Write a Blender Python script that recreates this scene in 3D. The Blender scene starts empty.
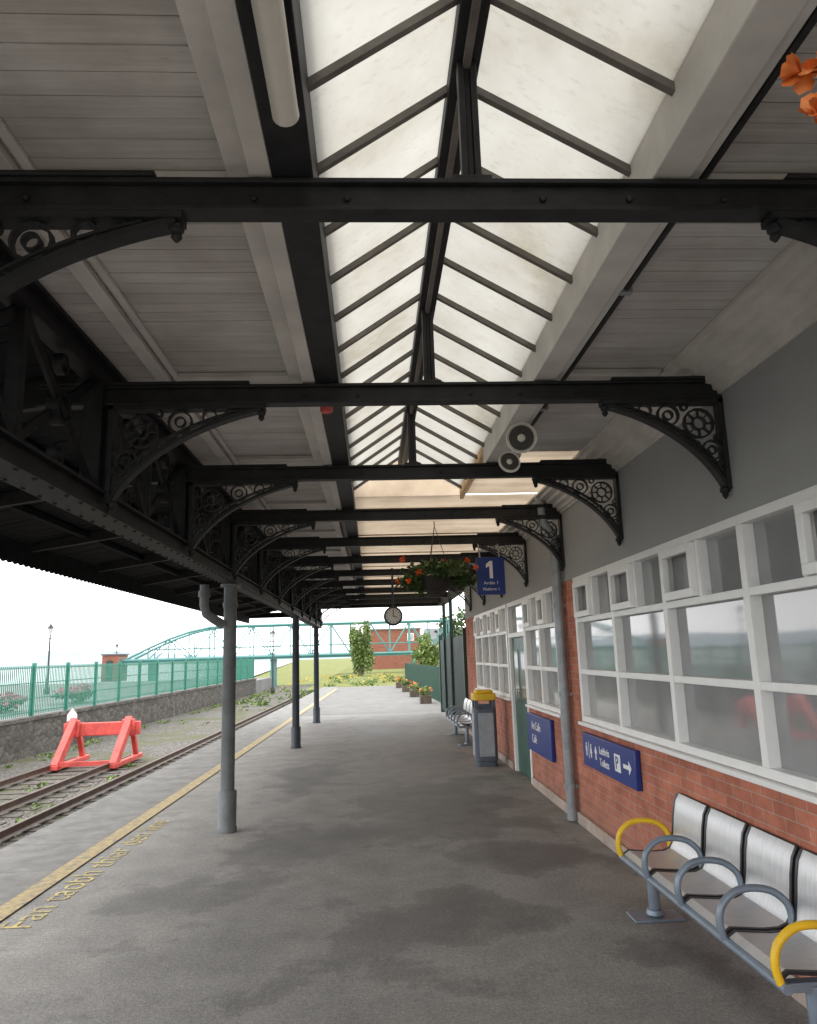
import bpy, math, random
from mathutils import Vector, Matrix
random.seed(7)
SC=bpy.context.scene
COL=SC.collection
# ------------------------------------------------------------------ materials
def new_mat(name):
    m=bpy.data.materials.new(name); m.use_nodes=True
    nt=m.node_tree; b=nt.nodes["Principled BSDF"]
    return m,nt,b
def N(nt,t,**k):
    n=nt.nodes.new(t)
    for a,v in k.items(): setattr(n,a,v)
    return n
def pos(nt,scale=(1,1,1),loc=(0,0,0)):
    g=N(nt,"ShaderNodeNewGeometry"); mp=N(nt,"ShaderNodeMapping"); mp.inputs["Scale"].default_value=scale; mp.inputs["Location"].default_value=loc
    nt.links.new(g.outputs["Position"],mp.inputs["Vector"]); return mp.outputs[0]
def noise(nt,vec,scale,detail=4,rough=.6):
    n=N(nt,"ShaderNodeTexNoise"); n.inputs["Scale"].default_value=scale; n.inputs["Detail"].default_value=detail; n.inputs["Roughness"].default_value=rough
    nt.links.new(vec,n.inputs["Vector"]); return n.outputs["Fac"]
def ramp(nt,fac,stops):
    r=N(nt,"ShaderNodeValToRGB"); e=r.color_ramp.elements
    e[0].position=stops[0][0]; e[0].color=tuple(stops[0][1])+(1,)
    e[1].position=stops[-1][0]; e[1].color=tuple(stops[-1][1])+(1,)
    for s in stops[1:-1]:
        x=e.new(s[0]); x.color=tuple(s[1])+(1,)
    nt.links.new(fac,r.inputs[0]); return r.outputs[0]
def math_(nt,op,a,b=None,c=None):
    n=N(nt,"ShaderNodeMath",operation=op)
    for i,v in enumerate((a,b,c)):
        if v is None: continue
        if isinstance(v,(int,float)): n.inputs[i].default_value=v
        else: nt.links.new(v,n.inputs[i])
    return n.outputs[0]
def mixc(nt,fac,a,b,mode='MIX'):
    m=N(nt,"ShaderNodeMix",data_type='RGBA',blend_type=mode)
    if isinstance(fac,(int,float)): m.inputs[0].default_value=fac
    else: nt.links.new(fac,m.inputs[0])
    for i,v in ((6,a),(7,b)):
        if isinstance(v,tuple): m.inputs[i].default_value=v+(1,)
        else: nt.links.new(v,m.inputs[i])
    return m.outputs[2]
def bump(nt,b,h,strength=.3,dist=.01):
    n=N(nt,"ShaderNodeBump"); n.inputs["Strength"].default_value=strength; n.inputs["Distance"].default_value=dist
    nt.links.new(h,n.inputs["Height"]); nt.links.new(n.outputs[0],b.inputs["Normal"])
def simple(name,col,rough=.6,metal=0,var=.25,scale=6,bmp=.15,stretch=(1,1,1),spec=.5):
    m,nt,b=new_mat(name); v=pos(nt,stretch)
    f=noise(nt,v,scale,6,.65)
    lo=tuple(c*(1-var) for c in col); hi=tuple(min(1,c*(1+var)) for c in col)
    c=ramp(nt,f,[(.3,lo),(.7,hi)])
    nt.links.new(c,b.inputs["Base Color"]); b.inputs["Roughness"].default_value=rough; b.inputs["Metallic"].default_value=metal
    b.inputs["Specular IOR Level"].default_value=spec
    f2=noise(nt,v,scale*8,4,.6); bump(nt,b,f2,bmp,.004)
    return m
M={}
M['black']=simple("black_iron_paint",(.018,.018,.020),.55,0,.5,9,.5,spec=.35)
M['girder']=simple("sooty_black_iron",(.014,.014,.016),.6,0,.5,9,.5,spec=.3)
M['navy']=simple("dark_post_paint",(.03,.04,.055),.45,0,.3,6,.3)
M['postgrey']=simple("grey_post_paint",(.13,.14,.145),.5,0,.3,5,.3)
M['bar']=simple("grimy_glazing_bar_paint",(.15,.135,.12),.6,0,.35,7,.3)
M['darkwood']=simple("dark_stained_boards",(.012,.013,.015),.85,0,.4,8,.3,spec=.15)
M['trim']=simple("dirty_white_trim",(.62,.59,.555),.6,0,.16,3.2,.25)
M['white']=simple("white_window_paint",(.86,.86,.85),.4,0,.04,8,.1)
M['galv']=simple("galvanised_grey_pipe",(.30,.32,.34),.45,.3,.2,8,.2)
M['steel']=simple("brushed_steel",(.62,.62,.63),.38,.5,.12,10,.1,(1,10,1))
M['steeledge']=simple("dark_steel_edge",(.03,.03,.035),.4,.3,.2,10,.1)
M['tube']=simple("blue_grey_tube",(.20,.245,.30),.35,.2,.15,8,.1)
M['yellow']=simple("yellow_paint",(.80,.50,.02),.45,0,.12,8,.1)
M['red']=simple("red_buffer_paint",(.60,.085,.07),.55,0,.3,4,.2)
M['teal']=simple("teal_green_paint",(.03,.19,.135),.5,0,.15,2,.1)
M['fgreen']=simple("mid_green_paint",(.015,.06,.04),.5,0,.15,2,.1)
M['bridge']=simple("pale_teal_bridge_paint",(.08,.23,.22),.5,0,.15,1,.1)
M['dkgreen']=simple("dark_green_paint",(.008,.035,.027),.5,0,.3,4,.2)
M['doorgreen']=simple("sage_green_door_paint",(.03,.095,.07),.4,0,.15,4,.1)
M['rail']=simple("rusty_rail",(.09,.06,.045),.5,.4,.4,5,.3)
M['sleeper']=simple("weathered_sleeper",(.10,.085,.07),.9,0,.4,6,.4)
M['blue']=simple("sign_blue",(.012,.035,.22),.35,0,.06,5,.03)
M['signwhite']=simple("sign_white",(.85,.85,.85),.4,0,.02,5,.0)
M['plastic']=simple("off_white_plastic",(.68,.655,.59),.35,0,.08,6,.05)
M['horn']=simple("grey_white_speaker",(.66,.63,.57),.45,0,.12,8,.1)
M['hornin']=simple("speaker_throat",(.05,.045,.04),.7,0,.2,8,.1)
M['clockface']=simple("clock_face",(.7,.7,.66),.4,0,.04,8,.0)
M['bin']=simple("bin_grey_blue",(.08,.10,.13),.5,0,.15,8,.1)
M['binlight']=simple("bin_light_grey",(.32,.35,.38),.5,0,.12,8,.1)
M['leaf']=simple("leaf_green",(.05,.09,.022),.6,0,.6,3,.1)
M['leaf2']=simple("leaf_yellow_green",(.13,.19,.045),.6,0,.5,3,.1)
M['bark']=simple("bark",(.09,.07,.05),.9,0,.4,9,.5,(1,1,.3))
M['redflower']=simple("red_orange_petals",(.80,.13,.02),.5,0,.25,20,.05)
M['orange']=simple("orange_petals",(.95,.24,.05),.5,0,.35,22,.1)
M['pink']=simple("pink_petals",(.50,.15,.24),.6,0,.3,3,.05)
M['yflower']=simple("yellow_petals",(.50,.36,.06),.6,0,.3,3,.05)
M['basket']=simple("basket_dark",(.03,.025,.02),.8,0,.4,30,.5)
M['concrete']=simple("pale_concrete_edge",(.18,.174,.163),.85,0,.30,4,.4)
M['plinth']=simple("pale_pink_plinth_paint",(.40,.32,.27),.8,0,.25,4,.4)
M['slate']=simple("slate_roof",(.10,.105,.115),.6,0,.25,3,.3)
M['hill']=simple("hazy_hill",(.30,.35,.38),1,0,.06,.01,.0,spec=0)  # distance haze is painted into this pale blue-grey base colour
M['render']=simple("pale_render",(.5,.46,.4),.8,0,.06,1,.1)
M['lamp']=simple("lamp_black",(.03,.035,.04),.5,0,.2,5,.1)
M['dash']=simple("lamp_glass",(.5,.52,.52),.2,0,.05,5,.0)

def mk_brick(name,c1,c2,mortar,bw=.2,bh=.066,ax='X'):
    m,nt,b=new_mat(name); g=N(nt,"ShaderNodeNewGeometry"); s=N(nt,"ShaderNodeSeparateXYZ"); c=N(nt,"ShaderNodeCombineXYZ")
    nt.links.new(g.outputs["Position"],s.inputs[0])
    if ax=='X': nt.links.new(s.outputs["Y"],c.inputs["X"])
    else: nt.links.new(s.outputs["X"],c.inputs["X"])
    nt.links.new(s.outputs["Z"],c.inputs["Y"])
    t=N(nt,"ShaderNodeTexBrick"); t.inputs["Scale"].default_value=1; t.inputs["Brick Width"].default_value=bw; t.inputs["Row Height"].default_value=bh
    t.inputs["Mortar Size"].default_value=bh*.055; t.inputs["Mortar Smooth"].default_value=.3; t.inputs["Bias"].default_value=-.1
    t.inputs["Color1"].default_value=c1+(1,); t.inputs["Color2"].default_value=c2+(1,); t.inputs["Mortar"].default_value=mortar+(1,)
    nt.links.new(c.outputs[0],t.inputs["Vector"])
    f=noise(nt,g.outputs["Position"],5,6,.7)
    dirt=ramp(nt,f,[(.3,(.62,.58,.55)),(.65,(1.05,1.05,1.05))])
    col=mixc(nt,1.0,t.outputs["Color"],dirt,'MULTIPLY')
    if ax=='X':
        z=N(nt,"ShaderNodeMapRange"); nt.links.new(s.outputs["Z"],z.inputs[0]); z.inputs[1].default_value=.05; z.inputs[2].default_value=.5; z.inputs[3].default_value=.5; z.inputs[4].default_value=0
        gm=math_(nt,'MULTIPLY',z.outputs[0],math_(nt,'MULTIPLY',f,1.7))
        col=mixc(nt,gm,col,(.20,.13,.10))
    nt.links.new(col,b.inputs["Base Color"]); b.inputs["Roughness"].default_value=.85
    f2=noise(nt,g.outputs["Position"],90,3,.6)
    bump(nt,b,math_(nt,'MULTIPLY_ADD',t.outputs["Fac"],-1.0,f2),.5,.006); return m
M['brick']=mk_brick("red_brick",(.58,.205,.125),(.42,.135,.085),(.45,.33,.27))
M['brickfar']=mk_brick("orange_brick",(.30,.10,.06),(.24,.08,.05),(.28,.23,.19),.4,.15,'Y')

def mk_asphalt(name,base,damp=True):
    m,nt,b=new_mat(name); v=pos(nt)
    big=noise(nt,pos(nt,(1.0,.9,1),(3.1,7.7,0)),1.1,7,.66)
    mid=noise(nt,v,2.7,6,.65); fine=noise(nt,v,110,3,.7); gr=noise(nt,v,42,4,.75); fl=noise(nt,v,30,2,.5)
    msk=None
    if damp:
        for (cx,cy,rx,ry) in ((.8,8.3,1.4,2.2),(-.5,7.0,1.2,.8),(.5,5.0,1.1,.7),(1.2,6.2,.7,.6),(-.9,10.6,.6,1.9),(.9,12.2,.8,1.4),(.2,16.5,1.0,1.5),(-1.6,5.6,.7,.6)):
            d=N(nt,"ShaderNodeVectorMath",operation='LENGTH'); nt.links.new(pos(nt,(1/rx,1/ry,0),(-cx/rx,-cy/ry,0)),d.inputs[0])
            s_=math_(nt,'MAXIMUM',math_(nt,'SUBTRACT',1.0,d.outputs["Value"]),0.0)
            msk=s_ if msk is None else math_(nt,'ADD',msk,s_)
        msk=math_(nt,'ADD',math_(nt,'MULTIPLY',msk,.62),math_(nt,'MULTIPLY_ADD',big,2.4,-1.32))
        mk=ramp(nt,msk,[(.0,(0,0,0)),(.10,(.55,.55,.55)),(.35,(1,1,1))])
    c1=ramp(nt,big,[(.32,tuple(x*.86 for x in base)),(.7,tuple(x*1.14 for x in base))])
    c2=ramp(nt,mid,[(.3,(.82,.82,.82)),(.7,(1.16,1.15,1.13))])
    c=mixc(nt,1.0,c1,c2,'MULTIPLY')
    if damp: c=mixc(nt,math_(nt,'MULTIPLY',mk,.66),c,mixc(nt,1.0,c,(.30,.29,.29),'MULTIPLY'))
    c3=ramp(nt,fine,[(.33,(.60,.60,.60)),(.5,(1,1,1)),(.68,(1.5,1.48,1.42))])
    c=mixc(nt,.65,c,c3,'MULTIPLY')
    c4=ramp(nt,gr,[(.35,(.66,.66,.66)),(.5,(1,1,1)),(.66,(1.38,1.37,1.34))])
    c=mixc(nt,.55,c,c4,'MULTIPLY')
    spots=ramp(nt,fl,[(.73,(0,0,0)),(.77,(1,1,1))])
    c=mixc(nt,math_(nt,'MULTIPLY',spots,.5),c,tuple(x*1.9 for x in base))
    nt.links.new(c,b.inputs["Base Color"])
    if damp: nt.links.new(math_(nt,'MULTIPLY_ADD',mk,-.22,.86),b.inputs["Roughness"])
    else: b.inputs["Roughness"].default_value=.9
    b.inputs["Specular IOR Level"].default_value=.3
    bump(nt,b,math_(nt,'ADD',fine,gr),.5,.006); return m
M['asphalt']=mk_asphalt("worn_asphalt",(.27,.262,.252))
M['asphaltfar']=mk_asphalt("open_asphalt",(.18,.177,.172),False)
def mk_ballast():
    m,nt,b=new_mat("ballast_stones"); v=pos(nt)
    vo=N(nt,"ShaderNodeTexVoronoi"); vo.inputs["Scale"].default_value=27; nt.links.new(v,vo.inputs["Vector"])
    s=N(nt,"ShaderNodeSeparateColor"); nt.links.new(vo.outputs["Color"],s.inputs[0])
    c=ramp(nt,s.outputs[0],[(.1,(.08,.073,.064)),(.5,(.18,.165,.145)),(.9,(.31,.29,.26))])
    d=ramp(nt,vo.outputs["Distance"],[(.3,(1,1,1)),(.75,(.3,.3,.3))])
    c=mixc(nt,1.0,c,d,'MULTIPLY')
    f=noise(nt,v,.5,5,.6); g=ramp(nt,f,[(.50,(0,0,0)),(.62,(1,1,1))])
    f3=noise(nt,v,9,5,.8); gc=ramp(nt,f3,[(.3,(.06,.065,.03)),(.7,(.13,.135,.06))])
    c=mixc(nt,g,c,gc); nt.links.new(c,b.inputs["Base Color"]); b.inputs["Roughness"].default_value=.95
    bump(nt,b,math_(nt,'SUBTRACT',1.0,vo.outputs["Distance"]),1,.025); return m
M['ballast']=mk_ballast()
def mk_grass(name,a,bb):
    m,nt,b=new_mat(name); v=pos(nt)
    f=noise(nt,v,.35,6,.75); f2=noise(nt,v,14,5,.8)
    c=ramp(nt,f,[(.35,a),(.65,bb)]); d=ramp(nt,f2,[(.3,(.55,.55,.5)),(.7,(1.3,1.25,1.1))])
    nt.links.new(mixc(nt,1.0,c,d,'MULTIPLY'),b.inputs["Base Color"]); b.inputs["Roughness"].default_value=1; bump(nt,b,f2,1,.05); return m
M['grass']=mk_grass("rough_grass",(.10,.14,.03),(.22,.22,.06))
M['quay']=simple("quay_paving",(.20,.20,.195),.9,0,.2,.4,.2)
def mk_stone():
    m,nt,b=new_mat("rubble_stone"); v=pos(nt,(1,1,1.8))
    vo=N(nt,"ShaderNodeTexVoronoi"); vo.inputs["Scale"].default_value=3.2; nt.links.new(v,vo.inputs["Vector"])
    s=N(nt,"ShaderNodeSeparateColor"); nt.links.new(vo.outputs["Color"],s.inputs[0])
    c=ramp(nt,s.outputs[0],[(.1,(.065,.060,.053)),(.9,(.12,.11,.098))])
    ve=N(nt,"ShaderNodeTexVoronoi",feature='DISTANCE_TO_EDGE'); ve.inputs["Scale"].default_value=3.2; nt.links.new(v,ve.inputs["Vector"])
    e=ramp(nt,ve.outputs["Distance"],[(.0,(.5,.5,.5)),(.06,(1,1,1))])
    f=noise(nt,v,6,6,.7); d=ramp(nt,f,[(.3,(.55,.55,.55)),(.7,(1.35,1.35,1.3))])
    c=mixc(nt,1.0,mixc(nt,1.0,c,e,'MULTIPLY'),d,'MULTIPLY')
    nt.links.new(c,b.inputs["Base Color"]); b.inputs["Roughness"].default_value=.95; bump(nt,b,ve.outputs["Distance"],.6,.04); return m
M['stone']=mk_stone()
def mk_boards(name,lo,hi,trans=False):
    m,nt,b=new_mat(name)
    a=noise(nt,pos(nt,(.25,8.3,1)),1.0,1,.3)
    st=noise(nt,pos(nt,(1.2,26,1)),2.2,6,.7)
    bl=noise(nt,pos(nt),1.7,5,.65)
    c=ramp(nt,a,[(.3,lo),(.7,hi)])
    d=ramp(nt,st,[(.3,(.84,.82,.80)),(.65,(1.06,1.06,1.06))]); e=ramp(nt,bl,[(.28,(.74,.71,.68)),(.6,(1.04,1.04,1.04))])
    c=mixc(nt,1.0,mixc(nt,1.0,c,d,'MULTIPLY'),e,'MULTIPLY')
    if not trans:
        fk=noise(nt,pos(nt,(.6,3,1)),16,5,.75); c=mixc(nt,ramp(nt,fk,[(.66,(0,0,0)),(.70,(.6,.6,.6))]),c,(.22,.19,.16))
    nt.links.new(c,b.inputs["Base Color"]); b.inputs["Roughness"].default_value=.6; bump(nt,b,st,.3,.003)
    if trans:
        o=nt.nodes["Material Output"]; t=N(nt,"ShaderNodeBsdfTranslucent"); nt.links.new(c,t.inputs[0]); mx=N(nt,"ShaderNodeMixShader"); mx.inputs[0].default_value=trans
        nt.links.new(b.outputs[0],mx.inputs[1]); nt.links.new(t.outputs[0],mx.inputs[2]); nt.links.new(mx.outputs[0],o.inputs[0])
    return m
M['boards']=mk_boards("painted_ceiling_boards",(.52,.50,.48),(.64,.62,.595))
M['cream']=mk_boards("cream_translucent_sheet",(.44,.355,.26),(.53,.435,.32),.40)
M['gable']=mk_boards("cream_gable_sheet",(.58,.48,.36),(.68,.57,.44),.8)
def mk_grey():
    m,nt,b=new_mat("grey_wall_paint"); f=noise(nt,pos(nt),1.3,6,.6); f2=noise(nt,pos(nt),60,4,.6)
    nt.links.new(ramp(nt,f,[(.3,(.325,.328,.335)),(.7,(.375,.378,.38))]),b.inputs["Base Color"]); b.inputs["Roughness"].default_value=.7; bump(nt,b,f2,.25,.004); return m
M['greywall']=mk_grey()
def mk_sky_glass():
    m,nt,b=new_mat("dirty_translucent_glazing"); nt.nodes.remove(b); o=nt.nodes["Material Output"]
    f=noise(nt,pos(nt,(1,1,1)),1.9,6,.6); f2=noise(nt,pos(nt,(1,2,1)),20,4,.7)
    c=ramp(nt,f,[(.28,(.205,.188,.15)),(.45,(.275,.262,.228)),(.7,(.325,.315,.286))])
    d=ramp(nt,f2,[(.26,(.84,.83,.80)),(.45,(1,1,1))]); c=mixc(nt,1.0,c,d,'MULTIPLY')
    t=N(nt,"ShaderNodeBsdfTranslucent"); df=N(nt,"ShaderNodeBsdfDiffuse"); mx=N(nt,"ShaderNodeMixShader"); mx.inputs[0].default_value=.12
    nt.links.new(c,t.inputs[0]); nt.links.new(c,df.inputs[0]); nt.links.new(t.outputs[0],mx.inputs[1]); nt.links.new(df.outputs[0],mx.inputs[2]); nt.links.new(mx.outputs[0],o.inputs[0])
    return m
M['skyglass']=mk_sky_glass()
def mk_glass():
    m,nt,b=new_mat("obscured_window_glass"); f=noise(nt,pos(nt,(1,1,1.5)),1.3,3,.5)
    nt.links.new(ramp(nt,f,[(.3,(.24,.245,.25)),(.7,(.36,.365,.37))]),b.inputs["Base Color"])
    b.inputs["Roughness"].default_value=.05; b.inputs["Specular IOR Level"].default_value=.8; b.inputs["IOR"].default_value=1.6
    f2=noise(nt,pos(nt),2.5,1,.4); bump(nt,b,f2,.06,.01); return m
M['glass']=mk_glass()
def mk_water():
    m,nt,b=new_mat("grey_water"); b.inputs["Base Color"].default_value=(.15,.18,.20,1); b.inputs["Roughness"].default_value=.25
    bump(nt,b,noise(nt,pos(nt),1.5,4,.6),.3,.1); return m
M['water']=mk_water()
def mk_wornyellow(name,thr,hi,lo=(.20,.19,.17)):
    m,nt,b=new_mat(name)
    v=pos(nt); f=noise(nt,v,13,7,.8)
    c=ramp(nt,f,[(thr,lo),(thr+.07,tuple(x*.75 for x in hi)),(thr+.2,hi)])
    nt.links.new(c,b.inputs["Base Color"]); b.inputs["Roughness"].default_value=.85; bump(nt,b,noise(nt,v,120,3),.4,.004); return m
M['yline']=mk_wornyellow("worn_yellow_line",.40,(.46,.36,.19))
M['ytext']=mk_wornyellow("very_worn_yellow_lettering",.42,(.60,.49,.20),(.24,.225,.19))

# ------------------------------------------------------------------ mesh builder
class B:
    def __init__(s): s.v=[]; s.f=[]
    def box(s,x0,x1,y0,y1,z0,z1):
        n=len(s.v); s.v+=[(x0,y0,z0),(x1,y0,z0),(x1,y1,z0),(x0,y1,z0),(x0,y0,z1),(x1,y0,z1),(x1,y1,z1),(x0,y1,z1)]
        s.f+=[tuple(n+i for i in q) for q in ((0,3,2,1),(4,5,6,7),(0,1,5,4),(1,2,6,5),(2,3,7,6),(3,0,4,7))]; return s
    def quad(s,*p):
        n=len(s.v); s.v+=[tuple(q) for q in p]; s.f.append(tuple(range(n,n+len(p)))); return s
    def prism(s,pts,axis,a,b):
        def P(p,t): return {'Y':(p[0],t,p[1]),'X':(t,p[0],p[1]),'Z':(p[0],p[1],t)}[axis]
        n=len(s.v); k=len(pts); s.v+=[P(p,a) for p in pts]+[P(p,b) for p in pts]
        s.f.append(tuple(range(n,n+k))); s.f.append(tuple(range(n+2*k-1,n+k-1,-1)))
        for i in range(k): j=(i+1)%k; s.f.append((n+i,n+k+i,n+k+j,n+j))
        return s
    def ribbon(s,pts,w,axis,a,b,closed=False):
        k=len(pts); L=[];R=[]
        for i in range(k):
            if closed: p0=pts[i-1]; p1=pts[(i+1)%k]
            else: p0=pts[max(0,i-1)]; p1=pts[min(k-1,i+1)]
            dx=p1[0]-p0[0]; dz=p1[1]-p0[1]; l=math.hypot(dx,dz) or 1; nx=-dz/l*w/2; nz=dx/l*w/2
            L.append((pts[i][0]+nx,pts[i][1]+nz)); R.append((pts[i][0]-nx,pts[i][1]-nz))
        def P(p,t): return {'Y':(p[0],t,p[1]),'X':(t,p[0],p[1]),'Z':(p[0],p[1],t)}[axis]
        n=len(s.v)
        for i in range(k): s.v+=[P(L[i],a),P(R[i],a),P(R[i],b),P(L[i],b)]
        for i in range(k if closed else k-1):
            j=(i+1)%k; A=n+4*i; C=n+4*j
            for q in range(4): s.f.append((A+q,A+(q+1)%4,C+(q+1)%4,C+q))
        if not closed: s.f.append((n,n+3,n+2,n+1)); s.f.append(tuple(n+4*(k-1)+q for q in range(4)))
        return s
    def ring(s,cx,cz,r,w,axis,a,b,seg=18):
        return s.ribbon([(cx+r*math.cos(t*2*math.pi/seg),cz+r*math.sin(t*2*math.pi/seg)) for t in range(seg)],w,axis,a,b,True)
    def tube(s,pts,r,seg=10,cap=True):
        pts=[Vector(p) for p in pts]; k=len(pts); rr=r if isinstance(r,(list,tuple)) else [r]*k
        n=len(s.v); up=None
        for i in range(k):
            d=(pts[min(k-1,i+1)]-pts[max(0,i-1)]).normalized()
            if up is None:
                up=Vector((0,0,1)) if abs(d.z)<.9 else Vector((1,0,0))
            a=d.cross(up); 
            if a.length<1e-4: a=d.cross(Vector((0,1,0)))
            a.normalize(); b2=a.cross(d).normalized(); up=b2
            for q in range(seg):
                t=2*math.pi*q/seg; s.v.append(tuple(pts[i]+(a*math.cos(t)+b2*math.sin(t))*rr[i]))
        for i in range(k-1):
            for q in range(seg):
                p=(q+1)%seg; s.f.append((n+i*seg+q,n+i*seg+p,n+(i+1)*seg+p,n+(i+1)*seg+q))
        if cap: s.f.append(tuple(n+q for q in range(seg-1,-1,-1))); s.f.append(tuple(n+(k-1)*seg+q for q in range(seg)))
        return s
    def lathe(s,prof,c,d=(0,0,1),seg=20):
        c=Vector(c); d=Vector(d).normalized(); pts=[c+d*h for r,h in prof]
        a=d.cross(Vector((0,0,1)) if abs(d.z)<.9 else Vector((1,0,0))).normalized(); b2=a.cross(d); n=len(s.v); k=len(prof)
        for i,(r,h) in enumerate(prof):
            for q in range(seg):
                t=2*math.pi*q/seg; s.v.append(tuple(pts[i]+(a*math.cos(t)+b2*math.sin(t))*max(r,1e-4)))
        for i in range(k-1):
            for q in range(seg):
                p=(q+1)%seg; s.f.append((n+i*seg+q,n+i*seg+p,n+(i+1)*seg+p,n+(i+1)*seg+q))
        s.f.append(tuple(n+q for q in range(seg-1,-1,-1))); s.f.append(tuple(n+(k-1)*seg+q for q in range(seg)))
        return s
    def shear(s,k): s.v=[(x+k*y,y,z) for x,y,z in s.v]; return s
    def leaves(s,c,rad,n,size,rnd,clumps=8,fill=.5):
        cs=[]
        for i in range(clumps):
            while True:
                p=Vector((rnd.uniform(-1,1),rnd.uniform(-1,1),rnd.uniform(-1,1)))
                if p.length<1: break
            cs.append((Vector((p.x*rad[0],p.y*rad[1],p.z*rad[2]))*.75,rnd.uniform(.25,.5)))
        for i in range(n):
            cc,cr=rnd.choice(cs); p=Vector((rnd.gauss(0,1),rnd.gauss(0,1),rnd.gauss(0,1))).normalized()*rnd.random()**fill*cr
            q=Vector(c)+cc+Vector((p.x*rad[0],p.y*rad[1],p.z*rad[2]))
            a=Vector((rnd.gauss(0,1),rnd.gauss(0,1),rnd.gauss(0,1))).normalized(); b2=a.cross(Vector((rnd.gauss(0,1),rnd.gauss(0,1),rnd.gauss(0,1)))).normalized()
            z=size*rnd.uniform(.6,1.3); a*=z; b2*=z*.6
            s.quad(q-a,q+b2,q+a,q-b2)
        return s
    def petal(s,c,d,size,rnd):
        d=Vector(d).normalized(); side=d.cross(Vector((rnd.gauss(0,1),rnd.gauss(0,1),rnd.gauss(0,1)))).normalized(); nn=side.cross(d)
        n=len(s.v); W=[.25,.8,1.0,.6]
        for i in range(4):
            for j in range(5):
                u=i/3; w=(j/4-.5)*W[i]; s.v.append(tuple(Vector(c)+d*size*u+side*size*w+nn*size*(.35*w*w+.25*u*u+rnd.uniform(-.05,.05)*u)))
        for i in range(3):
            for j in range(4): s.f.append((n+i*5+j,n+i*5+j+1,n+(i+1)*5+j+1,n+(i+1)*5+j))
        return s
    def obj(s,name,mat,parent=None,label=None,category=None,group=None,kind=None,bevel=0,smooth=True,origin=None):
        xs=[v[0] for v in s.v]; ys=[v[1] for v in s.v]; zs=[v[2] for v in s.v]
        o=Vector(((min(xs)+max(xs))/2,(min(ys)+max(ys))/2,min(zs))) if origin is None else Vector(origin)
        me=bpy.data.meshes.new(name); me.from_pydata([(v[0]-o.x,v[1]-o.y,v[2]-o.z) for v in s.v],[],s.f); me.update()
        me.materials.append(M[mat] if isinstance(mat,str) else mat)
        if smooth:
            me.shade_smooth()
            try: me.set_sharp_from_angle(angle=math.radians(35))
            except Exception: pass
        ob=bpy.data.objects.new(name,me); COL.objects.link(ob)
        return reg(ob,o,parent,label,category,group,kind,bevel)
WO={}
def reg(ob,o,parent,label,category,group,kind,bevel=0):
    WO[ob.name]=Vector(o)
    if parent is not None: ob.parent=parent; ob.location=Vector(o)-WO[parent.name]
    else: ob.location=o
    if label: ob["label"]=label
    if category: ob["category"]=category
    if group: ob["group"]=group
    if kind: ob["kind"]=kind
    if bevel:
        md=ob.modifiers.new("bevel","BEVEL"); md.width=bevel; md.segments=2; md.limit_method='ANGLE'
    return ob
def empty(name,loc,label,category,group=None,parent=None):
    e=bpy.data.objects.new(name,None); COL.objects.link(e); e.empty_display_size=.2
    return reg(e,loc,parent,label,category,group,None)
def text(body,size,loc,rot,mat,parent=None,name="lettering",ext=.002,align='LEFT',kind=None,label=None,category=None,sx=1.0):
    cu=bpy.data.curves.new("t","FONT"); cu.body=body; cu.size=size; cu.extrude=ext; cu.align_x=align; cu.align_y='CENTER'
    t=bpy.data.objects.new("t",cu); COL.objects.link(t); bpy.context.view_layer.update()
    me=bpy.data.meshes.new_from_object(t); bpy.data.objects.remove(t)
    R=Matrix.Rotation(rot[2],4,'Z')@Matrix.Rotation(rot[1],4,'Y')@Matrix.Rotation(rot[0],4,'X')@Matrix.Diagonal((sx,1,1,1))
    me.transform(R); me.materials.clear(); me.materials.append(M[mat])
    ob=bpy.data.objects.new(name,me); COL.objects.link(ob)
    return reg(ob,Vector(loc),parent,label,category,None,kind)

# ------------------------------------------------------------------ ground / setting
def st(name,b,mat,**k): return b.obj(name,mat,kind="structure",smooth=False,**k)
st("ground",B().quad((-900,-60,-1.12),(900,-60,-1.12),(900,1500,-1.12),(-900,1500,-1.12)),'grass')
S=.02
st("track_bed",B().quad((-10.9,-25,-1.06),(-3.35,-25,-1.06),(-3.35,75,-1.06),(-10.9,75,-1.06)).shear(S),'ballast')
st("platform",B().prism([(-3.34,-8),(6,-8),(6,21.2),(-2.77,21.2)],'Z',-1.1,0),'asphalt')
st("platform_end",B().prism([(-2.77,21.202),(2.4,21.202),(1.6,40),(-2.4,40)],'Z',-1.1,-.002),'asphaltfar')
b=B(); y=-8
while y<40: b.prism([(-3.47,y),(-2.66,y),(-2.66,y+.893),(-3.47,y+.893)],'Z',-.28,.005); y+=.9
st("platform_edge",b.shear(S),'concrete')
st("platform_wall",B().box(-3.42,-3.2,-8,40,-1.1,-.285).shear(S),'brick')
st("yellow_line",B().quad((-2.65,-8,.010),(-2.50,-8,.010),(-2.50,38,.010),(-2.65,38,.010)).shear(S),'yline')
text("Fan taobh thiar den líne",.30,(-2.34+S*5.2-.01,5.08,.004),(0,0,math.radians(90)-.02),'ytext',name="painted_lettering",ext=0,kind="structure",sx=1.06)
st("grass_verge",B().quad((-3.6,40.2,-.1),(30,40.2,-.1),(30,120,-.1),(-3.6,120,-.1)),'grass')
st("quay",B().prism([(-120,-30),(-11.9,-30),(-9.1,70),(-120,70)],'Z',-1.1,-.12),'quay')
st("water",B().quad((-600,72.5,-.9),(-14,72.5,-.9),(-60,600,-.9),(-600,600,-.9)),'water')
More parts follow.
